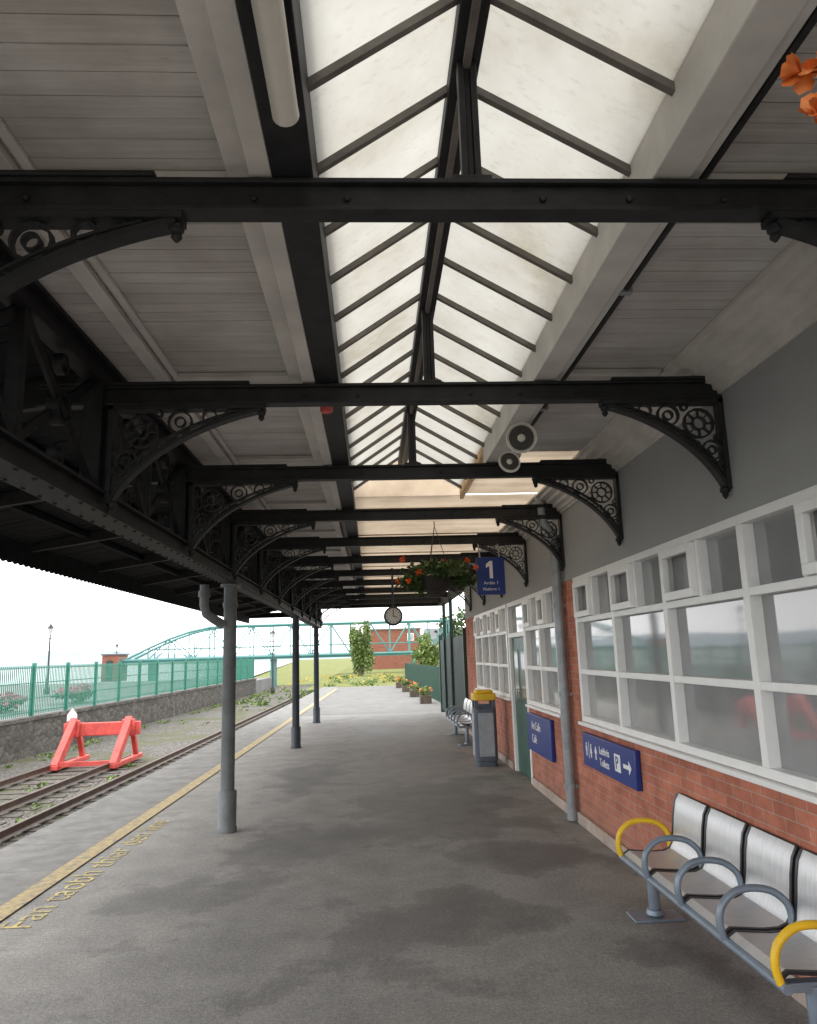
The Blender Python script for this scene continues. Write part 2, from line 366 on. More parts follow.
def hill(x0,x1,y,h,seed):
    r=random.Random(seed); b=B(); n=60; prev=None; ph=[r.uniform(0,6) for _ in range(4)]
    for i in range(n):
        x=x0+(x1-x0)*i/(n-1); t=i/(n-1)
        z=h*(.55+.22*math.sin(t*5+ph[0])+.14*math.sin(t*13+ph[1])+.07*math.sin(t*31+ph[2]))*min(1,6*t,6*(1-t))
        cur=[(x,y-60,-1.5),(x,y,z*.7),(x,y+60,z),(x,y+200,-2)]
        if prev:
            for j in range(3): b.quad(prev[j],cur[j],cur[j+1],prev[j+1])
        prev=cur
    b.obj("hill",'hill',kind="structure",smooth=False)
hill(-900,500,900,26,3)

def track(x1,x2,y0,y1,lab):
    e=empty("railway_track",(( x1+x2)/2+S*(y0+y1)/2,(y0+y1)/2,-1.05),lab,"railway track","tracks beside the platform")
    for x in (x1,x2):
        b=B().prism([(x-.06,-1.0),(x+.06,-1.0),(x+.02,-.97),(x+.02,-.9),(x+.035,-.89),(x+.035,-.86),(x-.035,-.86),(x-.035,-.89),(x-.02,-.9),(x-.02,-.97)],'Y',y0,y1).shear(S); b.obj("rail",'rail',e)
    b=B(); y=y0+.2
    while y<y1: b.box(x1-.4,x2+.4,y,y+.22,-1.09,-1.042); y+=.62
    b.shear(S).obj("sleepers",'sleeper',e)["kind"]="stuff"
track(-5.95,-4.5,-20,75,"rusty main line track on pale ballast beside platform")
track(-8.5,-7.05,-20,21.3,"rusty siding track ending at red buffer stop")
bx=-7.28; by=21.0
e=empty("buffer_stop",(bx,by,-1.05),"red painted steel buffer stop at end of siding track","buffer stop")
B().box(bx-1.0,bx+1.0,by-.10,by+.05,-.30,.04).obj("crossbeam",'red',e,bevel=.02)
for sx in (-.72,.72):
    b=B(); x=bx+sx
    b.ribbon([(by-.05,.10),(by-1.2,-.95)],.24,'X',x-.09,x+.09)
    b.ribbon([(by+.1,.06),(by+.65,-.95)],.14,'X',x-.06,x+.06)
    b.box(x-.1,x+.1,by-1.3,by+.9,-1.0,-.88)
    b.obj("side_frame",'red',e,bevel=.012)
    B().box(x-.17,x+.17,by-.2,by-.10,-.32,.12).obj("buffer_pad",'red',e,bevel=.03)
B().box(bx-.7,bx+.7,by-1.2,by-1.1,-.93,-.82).obj("tie_bar",'red',e)
B().prism([(bx-.95,.042),(bx-.70,.042),(bx-.70,.26),(bx-.825,.42),(bx-.95,.26)],'Y',by-.02,by+.02).obj("marker_board",'signwhite',e)

B().box(-11.15,-10.85,-25,60,-1.1,-.02).box(-11.2,-10.8,-25,60,-.02,.08).shear(.028).obj("stone_wall",'stone',label="low grey rubble stone retaining wall beside the railway siding",category="stone wall",smooth=False)
e=empty("mesh_fence",(-10.6,20,.08),"tall teal green steel fence standing on the stone wall","fence")
b=B(); y=-10
while y<60: b.box(-11.05,-10.95,y,y+.09,.08,1.66); y+=2.4
b.shear(.028).obj("posts",'teal',e)["kind"]="stuff"
b=B(); y=-10
while y<60: b.box(-11.01,-10.995,y,y+.04,.12,1.58); y+=.11
for z in (.2,.6,1.05,1.5): b.box(-11.02,-10.99,-10,60,z,z+.03)
b.shear(.028).obj("mesh_panel",'teal',e)["kind"]="stuff"

rnd=random.Random(5)
for i,(x,y) in enumerate([(-13.5,19),(-14,24),(-13.8,29),(-13.2,35)]):
    e=empty("flowering_shrub",(x,y,-.12),"low pink flowering shrub behind the teal fence","shrub","flowering shrubs along the quay")
    B().tube([(x,y,-.12),(x,y,.3)],.05,6).obj("trunk",'bark',e)
    B().leaves((x,y,.2),(.9,2.0,.34),600,.09,rnd,12).obj("foliage",'leaf',e,smooth=False)
    B().leaves((x,y,.34),(.95,2.0,.34),520,.08,rnd,12).obj("flowers",'pink',e,smooth=False)["kind"]="stuff"

def lamp(x,y,h,g):
    e=empty("lamp_post",(x,y,g),"tall black heritage lamp post with lantern head","lamp post","lamp posts on the quay")
    B().lathe([(.16,0),(.16,.3),(.09,.45),(.06,1.2),(.045,h-.6),(.05,h-.55)],(x,y,g),seg=10).obj("pole",'lamp',e)
    B().tube([(x-.35,y,g+h-.75),(x+.35,y,g+h-.75)],.025,6).obj("crossbar",'lamp',e)
    B().lathe([(.06,0),(.17,.4),(.15,.42)],(x,y,g+h-.55),seg=8).obj("lantern",'dash',e)
    B().lathe([(.22,0),(.05,.22),(.02,.35)],(x,y,g+h-.13),seg=8).obj("cap",'lamp',e)
lamp(-19.3,46,4.0,-.12); lamp(-26,78,4.4,-1); lamp(-7.6,58,4.6,-1.0)

YB=72
e=empty("footbridge",(-8,YB,-1),"long pale teal steel truss footbridge spanning behind the station","footbridge")
def topz(x): 
    t=max(0,min(1,(x+23.0)/9.0)); return 1.9+2.8*math.sin(t*math.pi/2)
xs=[-23.0+i*1.9 for i in range(17)]
for yy in (YB,YB+2.2):
    b=B()
    b.tube([(x,yy,topz(x)) for x in xs],.12,6); b.tube([(-23.5,yy,1.75),(xs[-1],yy,1.75)],.15,6); b.tube([(-21,yy,2.7),(xs[-1],yy,2.7)],.05,6)
    for i,x in enumerate(xs):
        b.tube([(x,yy,1.75),(x,yy,topz(x))],.06,5)
        if i<len(xs)-1 and i>0:
            a,c=(1.75,topz(xs[i+1])) if i%2 else (topz(x),1.75); b.tube([(x,yy,a),(xs[i+1],yy,c)],.055,5)
    b.obj("truss",'bridge',e)
B().box(-23.5,xs[-1],YB,YB+2.2,1.5,1.62).obj("deck",'bridge',e)
for x in (-21,-9.5,4):
    B().box(x-.25,x+.25,YB+.6,YB+1.6,-1.1,1.5).obj("pier",'bridge',e)
e=empty("brick_shed",(-24,YB+.6,-.12),"small red brick tower at the end of the footbridge","shed")
B().box(-25.1,-23.6,YB-.6,YB+2,-.12,2.3).obj("wall",'brickfar',e,smooth=False)
B().box(-25.2,-23.5,YB-.7,YB+2.1,2.302,2.42).obj("roof",'slate',e,smooth=False)
B().box(-24.7,-24.1,YB-.63,YB-.59,0,1.8).obj("door",'dkgreen',e,smooth=False)

def house(x0,x1,y0,y1,z0,h,rh,mat,lab,win=True):
    e=empty("brick_house" if rh<.5 else "rendered_house",((x0+x1)/2,(y0+y1)/2,z0),lab,"house")
    B().box(x0,x1,y0,y1,z0,h).obj("wall",mat,e,smooth=False)
    ym=(y0+y1)/2
    if rh<.5: B().box(x0-.15,x1+.15,y0-.15,y1+.15,h+.002,h+rh).obj("parapet",'concrete',e,smooth=False)
    else: B().prism([(y0-.3,h),(y1+.3,h),(ym,h+rh)],'X',x0-.25,x1+.25).obj("roof",'slate',e,smooth=False)
    n=max(2,int((x1-x0)/2.2)) if win else 1
    for i in range(n):
        x=x0+(x1-x0)*(i+.5)/n if win else x1-1.2
        for z in ((z0+1.2),(z0+3.3)):
            if z+1.2<h and (win or z>2):
                w=B().box(x-.4,x+.4,y0-.05,y0+.02,z,z+.9).obj("window",'white',e,smooth=False)
                B().box(x-.34,x+.34,y0-.07,y0-.051,z+.06,z+.84).obj("pane",'glass',w,smooth=False)
house(-.6,5.9,92,98,-.1,4.6,.15,'brickfar',"plain orange brick building beyond the platform end",False)
house(7.5,15,100,108,-.1,3.4,1.6,'render',"pale rendered house with slate roof beyond platform")

def tree(x,y,z,h,rx,seed,mat,n=1500,size=.16,lab="leafy green tree beyond the platform end",low=.35):
    r=random.Random(seed); e=empty("tree",(x,y,z),lab,"tree")
    b=B(); b.tube([(x,y,z),(x+.05,y,z+h*.4),(x,y,z+h*.8)],[h*.035,h*.025,h*.01],8)
    for i in range(6):
        a=r.uniform(0,6.28); zz=z+h*r.uniform(.3,.6); b.tube([(x,y,zz),(x+math.cos(a)*rx*.7,y+math.sin(a)*rx*.7,zz+h*.22)],[h*.014,h*.004],5)
    b.obj("trunk",'bark',e)
    B().leaves((x,y,z+h*(low+(1-low)/2)),(rx,rx,h*(1-low)/2*1.1),n,size,r,26,.6).obj("crown",mat,e,smooth=False)
tree(-1.0,64,-.1,5.0,1.25,1,'leaf2',4600,.13,"slim pale green poplar tree near brick house",.02)
tree(4.4,60,-.1,3.2,1.4,2,'leaf2',2400,.15,"small green tree beyond the station fence",.1)
tree(9,75,-.1,6,2.6,4,'leaf',1500,.22,"dark green tree behind the pale house",.2)
rnd=random.Random(9)
b=B()
for i in range(60):
    y=rnd.uniform(42,62); x=rnd.uniform(-8.5,2.5); b.leaves((x,y,-.1 if x>-3 else -.95),(.7,.9,.3),60,.08,rnd,5)
b.obj("wild_grass_clumps",'leaf2',kind="stuff",smooth=False,label="wild yellow green grass and weeds by the line",category="weeds")
b=B()
for i in range(26):
    y=rnd.uniform(42,60); x=rnd.uniform(-5,2.5); b.leaves((x,y,.08),(.6,.8,.18),26,.05,rnd,5)
b.obj("yellow_wild_flowers",'yflower',kind="stuff",smooth=False,label="yellow wild flowers among the rough grass",category="flowers")
b=B()
for i in range(90):
    y=rnd.uniform(9,60)
    x=(-10.45+abs(rnd.gauss(0,.35))+.028*y) if i%3 else (rnd.choice([-6.5,-7.8,-8.9,-6.3])+S*y+rnd.gauss(0,.2))
    b.leaves((x,y,-1.02),(.3,.5,.10),30,.045,rnd,4)
b.obj("trackside_weeds",'leaf2',kind="stuff",smooth=False,label="green weeds along foot of the stone wall",category="weeds")

# ------------------------------------------------------------------ station building
XW=1.92; YN=-2.2; YE=15.3
bld=empty("station_building",(2.6,6,0),"station building with grey upper wall and red brick base","station building")
ZS,ZT=.955,2.26
B().box(XW,XW+.35,YN,YE,ZT+.002,3.3).obj("wall",'greywall',bld,smooth=False,label="painted grey upper wall")
b=B().box(XW,XW+.35,YN,9.36,0,ZS-.002).box(XW,XW+.35,10.49,YE,0,ZS-.002)
b.box(XW,XW+.35,6.95,7.68,ZS-.002,ZT).box(XW,XW+.35,13.9,YE,ZS-.002,ZT)
b.obj("brick_wall",'brick',bld,smooth=False,label="red brick lower wall and piers")
b=B().box(XW-.03,XW-.001,YN,9.3,0,.10).box(XW-.03,XW-.001,10.55,YE,0,.10); b.obj("plinth",'plinth',bld,bevel=.008)
B().box(XW+.35,6,YN,YE,0,3.4).obj("rear_block",'greywall',bld,smooth=False)
def window(y0,y1,nb,vents):
    w=empty("window",(XW,(y0+y1)/2,ZS),None,None,parent=bld)
    fr=B(); xf=XW-.015; xb=XW+.09
    fr.box(xf,xb,y0,y1,ZS,ZS+.05).box(xf,xb,y0,y1,ZT-.05,ZT).box(xf,xb,y0,y0+.06,ZS+.05,ZT-.05).box(xf,xb,y1-.06,y1,ZS+.05,ZT-.05)
    p=(y1-y0-.06)/nb; zt=1.86; zm=1.395
    for i in range(nb):
        a=y0+.06+p*i; c=a+p-.06
        if i: fr.box(xf,xb,a-.06,a,ZS+.05,ZT-.05)
        fr.box(xf+.004,xb-.004,a,c,zt-.022,zt+.022); fr.box(xf+.004,xb-.004,a,c,zm-.022,zm+.022)
        m=(a+c)/2; fr.box(xf+.006,xb-.006,m-.02,m+.02,zt+.022,ZT-.05)
        va,vc=(m+.02,c) if vents[i%len(vents)] else (a,m-.02)
        v=B(); t=.05; x0=XW-.04; x1=XW+.0; z0=zt+.026; z1=ZT-.055
        v.box(x0,x1,va+.004,vc-.004,z0,z0+t).box(x0,x1,va+.004,vc-.004,z1-t,z1).box(x0,x1,va+.004,va+.004+t,z0+t,z1-t).box(x0,x1,vc-.004-t,vc-.004,z0+t,z1-t)
        v.obj("vent",'white',w,bevel=.003)
    fr.obj("frame",'white',w,bevel=.003)
    B().box(XW+.05,XW+.06,y0+.03,y1-.03,ZS+.03,ZT-.03).obj("glass",'glass',w,smooth=False)
    B().box(XW-.05,XW+.02,y0-.03,y1+.03,ZS-.035,ZS-.004).obj("sill",'white',w,bevel=.006)
window(-1.67,6.93,8,[0,0,0,0,0,1,1,1])
window(7.69,9.32,2,[1,1]); window(10.55,13.88,4,[1,1,1,1])
d=empty("door",(XW,9.93,0),None,None,parent=bld)
B().box(XW-.01,XW+.1,9.36,9.43,0,ZT).box(XW-.01,XW+.1,10.42,10.49,0,ZT).box(XW-.01,XW+.1,9.43,10.42,1.78,1.84).box(XW-.01,XW+.1,9.43,10.42,2.2,ZT).obj("door_frame",'white',d,bevel=.003)
for a,c in ((9.435,9.922),(9.928,10.415)):
    B().box(XW+.03,XW+.08,a,c,.01,1.775).obj("door_leaf",'doorgreen',d,bevel=.004)
    B().box(XW+.02,XW+.031,a+.1,c-.1,1.0,1.62).obj("door_pane",'glass',d,smooth=False)
B().box(XW+.05,XW+.06,9.43,10.42,1.84,2.2).obj("transom_glass",'glass',d,smooth=False)
B().tube([(XW+.03,9.99,.95),(XW-.02,9.99,.95),(XW-.02,9.99,1.1),(XW+.03,9.99,1.1)],.01,6).obj("handle",'galv',d)
prof=[(XW-.002,3.139),(XW-.25,3.139),(XW-.25,3.118),(XW-.215,3.118),(XW-.21,3.085),(XW-.15,3.078),(XW-.145,3.045),(XW-.09,3.035),(XW-.085,3.005),(XW-.045,2.995),(XW-.04,2.965),(XW-.018,2.96),(XW-.015,2.94),(XW-.002,2.94)]
B().prism(prof,'Y',YN,YE).obj("coving",'trim',bld,smooth=False)

# ------------------------------------------------------------------ canopy
CY0,CY1=-1.6,20.2
can=empty("platform_canopy",(-.2,9,0),"old iron and timber platform canopy with central glazed skylight","canopy")
ZC=3.14; YS=7.18; YC=5.60; XG=-1.41
ZB0=2.912
beamY=[.27,2.01,3.73,5.46,7.20,8.95,10.7,12.45,14.2,15.95,17.7,19.4]
def boards(x0,x1,y0,y1,name,mat,w=.088):
    b=B(); y=y0; r=random.Random(3)
    while y<y1-.01:
        dz=r.uniform(0,.003); b.box(x0,x1,y,min(y1,y+w-.004),ZC+dz,ZC+.03)
        y+=w
    b.box(x0,x1,y0,y1,ZC+.02,ZC+.05)
    return b.obj(name,mat,can,smooth=False)
boards(XG-.02,-.30,CY0,CY1,"ceiling_boards",'boards'); boards(1.06,XW-.001,CY0,YC,"ceiling_boards",'boards')
B().quad((.932,YC-.03,ZC+.012),(XW+.03,YC-.03,ZC+.012),(XW+.03,YS,ZC+.012),(.932,YS,ZC+.012)).obj("translucent_ceiling",'cream',can,smooth=False)
B().quad((-.298,YS+.003,ZC+.002),(XW-.001,YS+.003,ZC+.002),(XW-.001,CY1,ZC+.002),(-.298,CY1,ZC+.002)).obj("translucent_ceiling",'cream',can,smooth=False)
b=B()
for i,ya in enumerate(beamY):
    if ya>7 and i<len(beamY)-1:
        for t in (.33,.66):
            yy=ya+(beamY[i+1]-ya)*t; b.box(-.148,XW-.002,yy,yy+.018,ZC-.012,ZC+.001)
b.obj("ceiling_battens",'cream',can,smooth=False)["kind"]="stuff"
B().box(-.42,-.345,CY0,CY1,3.07,3.139).obj("ceiling_trim",'trim',can,bevel=.004)
B().box(-.345,-.275,CY0,YS,3.03,3.20).obj("ceiling_trim",'trim',can,bevel=.004)
B().box(-.275,-.15,CY0,CY1,3.025,3.22).obj("skylight_bearer",'black',can,bevel=.004,label="black painted bearer beside skylight")
B().box(.90,1.02,CY0,YC,3.03,3.24).obj("skylight_bearer",'trim',can,bevel=.005,label="dirty white bearer beside skylight")
B().box(1.02,1.065,CY0,YC,3.055,3.20).obj("ceiling_trim",'trim',can,bevel=.004)
B().box(.90,.93,YC,YS,3.10,3.24).obj("skylight_bearer",'gable',can)
B().box(1.065,1.12,CY0,YC,3.09,3.138).obj("ceiling_trim",'trim',can,bevel=.004)
B().tube([(1.085,CY0,3.07),(1.085,5.4,3.07)],.014,8).obj("conduit",'black',can)
b=B()
for y in (1.2,2.8,4.3): b.box(1.06,1.11,y,y+.03,3.05,3.09)
b.obj("conduit_clips",'galv',can)["kind"]="stuff"
B().box(-1.15,-1.08,CY0,CY1,3.105,3.139).obj("ceiling_trim",'trim',can,bevel=.004)
B().box(-1.06,-1.03,CY0,CY1,3.12,3.139).obj("ceiling_trim",'trim',can,bevel=.003)
for y in beamY:
    B().box(-1.03,-.42,y+.14,y+.19,3.115,3.139).obj("ceiling_trim",'trim',can)
    if y<5.4: B().box(1.13,XW-.265,y+.14,y+.19,3.115,3.139).obj("ceiling_trim",'trim',can)
ZR=3.535; XR=.335; ZE=3.20
sky=empty("skylight",(XR,1,3.2),None,None,parent=can)
B().quad((-.16,CY0,ZE),(-.16,YS,ZE),(XR,YS,ZR),(XR,CY0,ZR)).obj("glazing",'skyglass',sky,smooth=False)
B().quad((XR,CY0,ZR),(XR,YS,ZR),(.91,YS,ZE),(.91,CY0,ZE)).obj("glazing",'skyglass',sky,smooth=False)
B().quad((-.16,YS,ZC),(.93,YS,ZC),(.93,YS,ZE+.03),(XR,YS,ZR),(-.16,YS,ZE)).obj("gable",'gable',sky,smooth=False)
b=B(); y=CY0+.1
while y<YS:
    for xa,xb in ((-.15,XR),(.90,XR)):
        n=len(b.v); w=.012
        for (x,z) in ((xa,ZE),(xb,ZR)):
            b.v+=[(x,y-w,z-.034),(x,y+w,z-.034),(x,y+w,z-.004),(x,y-w,z-.004)]
        for q in range(4): b.f.append((n+q,n+(q+1)%4,n+4+(q+1)%4,n+4+q))
    y+=.37
b.obj("glazing_bars",'bar',sky,smooth=False)["kind"]="stuff"
B().box(XR-.045,XR+.045,CY0,YS-.003,ZR-.09,ZR-.015).obj("ridge",'black',sky,bevel=.004)
B().box(XR-.012,XR+.012,CY0,YS-.003,ZR-.11,ZR-.091).obj("ridge_batten",'bar',sky)
for y in (.27,2.01,3.73,5.46):
    b=B().box(XR-.030,XR-.010,y+.015,y+.055,3.036,ZR-.09).box(XR+.010,XR+.030,y+.015,y+.055,3.036,ZR-.09).box(XR-.010,XR+.010,y+.025,y+.045,3.036,ZR-.09).box(XR-.06,XR+.06,y+.005,y+.066,3.021,3.036)
    b.obj("king_post",'black',sky,bevel=.003)
def beam(y):
    b=B(); x0,x1=XG-.3,XW-.001
    b.box(x0,x1,y,y+.07,ZB0,ZB0+.016).box(x0,x1,y,y+.07,3.004,3.02).box(x0,x1,y+.02,y+.05,ZB0+.016,3.004)
    for xx in (-1.0,-.33,-.05,.55,.82,1.12,1.6):
        b.lathe([(.012,0),(.012,.008),(.006,.012)],(xx,y+.02,2.96),(0,-1,0),8)
    b.box(x0,-.62,y-.008,y+.078,3.021,3.036).box(1.32,x1,y-.008,y+.078,3.021,3.036)
    return b.obj("tie_beam",'black',can,bevel=.003)
def bracket(y,xw,sgn,L,Hh):
    b=B(); ya,yb=y+.015,y+.055; T=ZB0-.002
    fx=lambda u:(xw+sgn*u)
    def R(pts,w,aa=ya,bb=yb,closed=False): b.ribbon([(fx(p[0]),T-p[1]) for p in pts],w,'Y',aa,bb,closed)
    R([(0,.011),(L,.011)],.022,y+.0,y+.07); R([(.012,0),(.012,Hh)],.024,y+.0,y+.07)
    def curve(t,k=1.0):
        c=1-math.cos(t); s_=1-math.sin(t); q=t/(math.pi/2)
        u=(1-.45)*c+.45*q; v=(1-.45)*s_+.45*(1-q); return (.02+(L*k-.04)*u,.025+(Hh*k-.04)*v)
    ts=[i/18*math.pi/2 for i in range(19)]
    R([curve(t) for t in ts],.020,y+.006,y+.064)
    R([curve(t,.88) for t in ts],.010)
    def ring(u,v,r,w=.009):
        if r>.012: b.ring(fx(u),T-v,r,w,'Y',ya+.006,yb-.006,14)
    k=Hh; l=L
    ring(.20*l,.26*k,.16*k); ring(.20*l,.26*k,.07*k,.008)
    for q in range(8):
        t=q*math.pi/4; R([(.20*l+.07*k*math.cos(t),.26*k+.07*k*math.sin(t)),(.20*l+.16*k*math.cos(t),.26*k+.16*k*math.sin(t))],.006,ya+.008,yb-.008)
    ring(.45*l,.165*k,.115*k); ring(.45*l,.165*k,.05*k,.007); ring(.11*l,.56*k,.105*k); ring(.11*l,.56*k,.045*k,.007)
    ring(.64*l,.11*k,.068*k,.008); ring(.77*l,.08*k,.042*k,.007); ring(.07*l,.75*k,.06*k,.008); ring(.34*l,.40*k,.06*k,.008); ring(.31*l,.075*k,.035*k,.007); ring(.05*l,.41*k,.035*k,.007); ring(.24*l,.50*k,.04*k,.007)
    b.lathe([(.008,0),(.022,.012),(.022,.028),(.014,.036),(.017,.05),(.004,.065)],(fx(L-.02),y+.035,T-.02),(0,0,-1),10)
    b.lathe([(.012,0),(.026,.012),(.026,.03),(.016,.04),(.018,.05),(.004,.07)],(fx(.026),y+.035,T-Hh+.02),(0,0,-1),10)
    return b.obj("bracket",'black',can,smooth=True)
for y in beamY:
    beam(y)
    if y>.5:
        if y<15.2: bracket(y,XW-.002,-1,.66,.50)
        bracket(y,XG+.07,1,.80,.52)
for y in (17.7,19.4):
    B().box(1.84,1.92,y,y+.07,0,3.02).obj("column",'dkgreen',can)
B().box(1.80,1.96,YE,CY1,2.86,3.02).obj("side_beam",'black',can)
g=B(); x0,x1=XG-.045,XG+.045
g.box(XG-.08,XG+.08,CY0,CY1,2.34,2.365).box(XG-.08,XG+.08,CY0,CY1,2.44,2.455).box(x0,x1,CY0,CY1,2.365,2.44)
g.box(XG-.08,XG+.08,CY0,CY1,3.115,3.137).box(x0,x1,CY0,CY1,3.03,3.115)
y=.27-1.744
while y<CY1-.5:
    for off in (-.05,.085): g.box(x0,x1,y+off,y+off+.045,2.455,3.03)
    g.box(XG-.08,XG+.08,y+.02,y+.03,2.455,3.03)
    p=1.744/2
    for k in range(2):
        a=y+k*p+(.13 if k==0 else 0); c=y+(k+1)*p-(.05 if k==1 else 0)
        g.ribbon([(a,2.46),(c,3.03)],.045,'X',XG-.02,XG+.0); g.ribbon([(a,3.03),(c,2.46)],.045,'X',XG+.004,XG+.024)
        g.ring((a+c)/2,2.745,.07,.018,'X',XG-.026,XG+.03)
        g.ring((a+c)/2,2.96,.045,.012,'X',XG-.02,XG+.02); g.ring((a+c)/2,2.53,.045,.012,'X',XG-.02,XG+.02)
    g.box(XG-.03,XG+.03,y+p-.02,y+p+.02,2.455,3.03)
    y+=1.744
yy=CY0+.1
while yy<CY1:
    for dx in (-.06,.06): g.lathe([(.011,0),(.010,.006),(.004,.009)],(XG+dx,yy,2.34),(0,0,-1),6)
    yy+=.16
g.obj("lattice_girder",'girder',can,smooth=False)
b=B(); za,zb=3.10,2.74; xa,xb=XG-.09,-3.28
y=CY0; r=random.Random(2)
while y<CY1-.01:
    y2=min(CY1,y+.14); dz=r.uniform(0,.006); n=len(b.v)
    b.v+=[(xa,y,za+dz),(xb,y,zb+dz),(xb,y2-.008,zb+dz),(xa,y2-.008,za+dz),(xa,y,za+.04),(xb,y,zb+.04),(xb,y2-.008,zb+.04),(xa,y2-.008,za+.04)]
    b.f+=[tuple(n+i for i in q) for q in ((0,1,2,3),(4,7,6,5),(0,4,5,1),(1,5,6,2),(2,6,7,3),(3,7,4,0))]; y=y2
b.quad((xa,CY0,za+.05),(xb,CY0,zb+.05),(xb,CY1,zb+.05),(xa,CY1,za+.05))
b.obj("outer_roof",'darkwood',can,smooth=False)
for i,y in enumerate(beamY):
    B().prism([(xa,za-.001),(xb+.03,zb-.001),(xb+.03,zb-.07),(xa,za-.16)],'Y',y+.01,y+.06).obj("rafter",'girder',can,smooth=False)
for t in (.35,.7):
    xx=xa+(xb-xa)*t; zz=za+(zb-za)*t
    B().box(xx-.03,xx+.03,CY0,CY1,zz-.06,zz-.012).obj("purlin",'darkwood',can,smooth=False)
b=B(); y=CY0
while y<CY1-.01:
    b.prism([(y,2.78),(y,2.55),(y+.055,2.525),(y+.11,2.55),(y+.11,2.78)],'X',-3.31,-3.285); y+=.114
b.box(-3.325,-3.311,CY0,CY1,2.70,2.80)
b.obj("valance",'darkwood',can,smooth=False)
B().box(-3.28,XG,CY1+.001,CY1+.03,2.66,2.80).box(XG,1.9,CY1+.001,CY1+.03,2.86,3.13).obj("end_fascia",'darkwood',can,smooth=False)
B().box(XG,-.16,CY0,CY1,ZC+.09,ZC+.13).box(.935,XW+.3,CY0,YC+.02,ZC+.12,ZC+.16).obj("roof_covering",'slate',can,smooth=False)
def column(y,mat):
    B().lathe([(.095,0),(.095,.04),(.088,.05),(.088,.36),(.082,.372),(.066,.378),(.063,2.10),(.074,2.12),(.074,2.15),(.064,2.17),(.064,2.31),(.10,2.315),(.10,2.339)],(XG,y,0),seg=24).obj("column",mat,can)
column(7.52,'postgrey'); column(13.95,'navy'); column(19.0,'navy')

B().tube([(-1.62,7.3,2.32),(-1.62,7.3,2.12),(-1.60,7.3,2.04),(-1.54,7.36,1.99),(-1.47,7.44,1.94)],.045,12).lathe([(.058,0),(.058,.06)],(-1.62,7.3,2.2),seg=12).obj("drain_pipe",'postgrey',label="short grey rainwater pipe elbow at iron column top",category="drain pipe")
e=empty("downpipe",(1.86,7.3,0),"grey cast iron downpipe on the red brick wall","downpipe")
B().tube([(1.855,7.32,0.02),(1.855,7.32,2.62),(1.85,7.30,2.70),(1.80,7.27,2.78),(1.74,7.25,2.84),(1.72,7.25,2.95),(1.72,7.25,3.13)],.05,14).obj("pipe",'galv',e)
for z in (.3,1.15,2.0,2.58): B().lathe([(.06,0),(.06,.05)],(1.855,7.32,z),seg=14).box(1.80,1.918,7.28,7.36,z+.01,z+.04).obj("clip",'galv',e)

e=empty("strip_light",(-.2,.9,2.9),"white plastic strip light fixed under dark bearer","strip light")
XL=-.195
pts=[(XL+.034*math.cos(a),2.962-.034*math.sin(a)) for a in [math.pi*i/12 for i in range(13)]]
B().prism(pts,'Y',.2,1.66).obj("diffuser",'plastic',e)
B().box(XL-.03,XL+.03,.21,1.65,2.963,2.985).obj("housing",'galv',e)
B().lathe([(.035,0),(.035,.02),(.02,.03)],(XL,1.66,2.963),(0,1,0),seg=16).obj("end_cap",'plastic',e)
B().box(XL-.02,XL+.02,.5,.54,2.985,3.024).box(XL-.02,XL+.02,1.3,1.34,2.985,3.024).obj("mount",'galv',e)
e=empty("alarm_sounder",(-.24,4.05,2.95),"small red alarm sounder fixed to the dark bearer","alarm")
B().lathe([(.03,0),(.036,.01),(.036,.03),(.028,.04)],(-.235,4.05,2.965),seg=14).obj("body",'red',e)
B().lathe([(.02,0),(.02,.02)],(-.235,4.05,3.004),seg=10).obj("base",'plastic',e)

def horn(x,y,z,d,r,lab):
    e=empty("loudspeaker",(x,y,z),lab,"loudspeaker","loudspeakers under the canopy")
    D=Vector(d).normalized()
    B().lathe([(.2*r,0),(.32*r,.25*r),(.55*r,.7*r),(.95*r,1.1*r),(r,1.15*r),(.90*r,1.13*r),(.82*r,1.0*r)],(x,y,z),d,24).obj("horn",'horn',e)
    B().lathe([(.45*r,-.9*r),(.5*r,-.8*r),(.5*r,-.1*r),(.3*r,0)],(x,y,z),d,16).obj("driver",'horn',e)
    c=Vector((x,y,z))+D*1.02*r
    B().lathe([(.80*r,0),(.78*r,.02*r),(.5*r,-.03*r)],tuple(c),d,20).obj("throat",'hornin',e)
    B().lathe([(.05*r,.0),(.26*r,.02*r),(.24*r,.10*r),(.1*r,.16*r)],tuple(c),d,16).obj("plug",'horn',e)
    B().tube([(x,y,z),(x+.02,y,z+.08),(x+.03,y,3.055)],.014,8).obj("mount",'galv',e)
horn(1.0,4.62,2.965,(-.22,-1,-.28),.10,"white horn loudspeaker hanging from the skylight bearer")
horn(.985,4.85,2.90,(-.4,-.6,-.5),.078,"small white horn loudspeaker tilted downward under bearer")

RX=(math.radians(90),0,math.radians(-90))
def picto(b,y,z,h,x,skirt):
    b.lathe([(.085*h*1.3,0),(.085*h*1.3,.003)],(x,y,z+h*.88),(-1,0,0),12)
    if skirt: b.prism([(y+.09*h,z+.75*h),(y-.09*h,z+.75*h),(y-.24*h,z+.3*h),(y+.24*h,z+.3*h)],'X',x-.003,x)
    else: b.prism([(y+.17*h,z+.75*h),(y-.17*h,z+.75*h),(y-.17*h,z+.35*h),(y+.17*h,z+.35*h)],'X',x-.003,x)
    for s in (-1,1): b.box(x-.003,x,y+s*.07*h-.04*h,y+s*.07*h+.04*h,z,z+.34*h)
def wall_sign(y0,y1,z0,z1,lab):
    e=empty("wall_sign",(XW-.03,(y0+y1)/2,z0),lab,"sign","blue wall signs")
    B().box(XW-.045,XW-.005,y0,y1,z0,z1).obj("panel",'blue',e,bevel=.006)
    return e
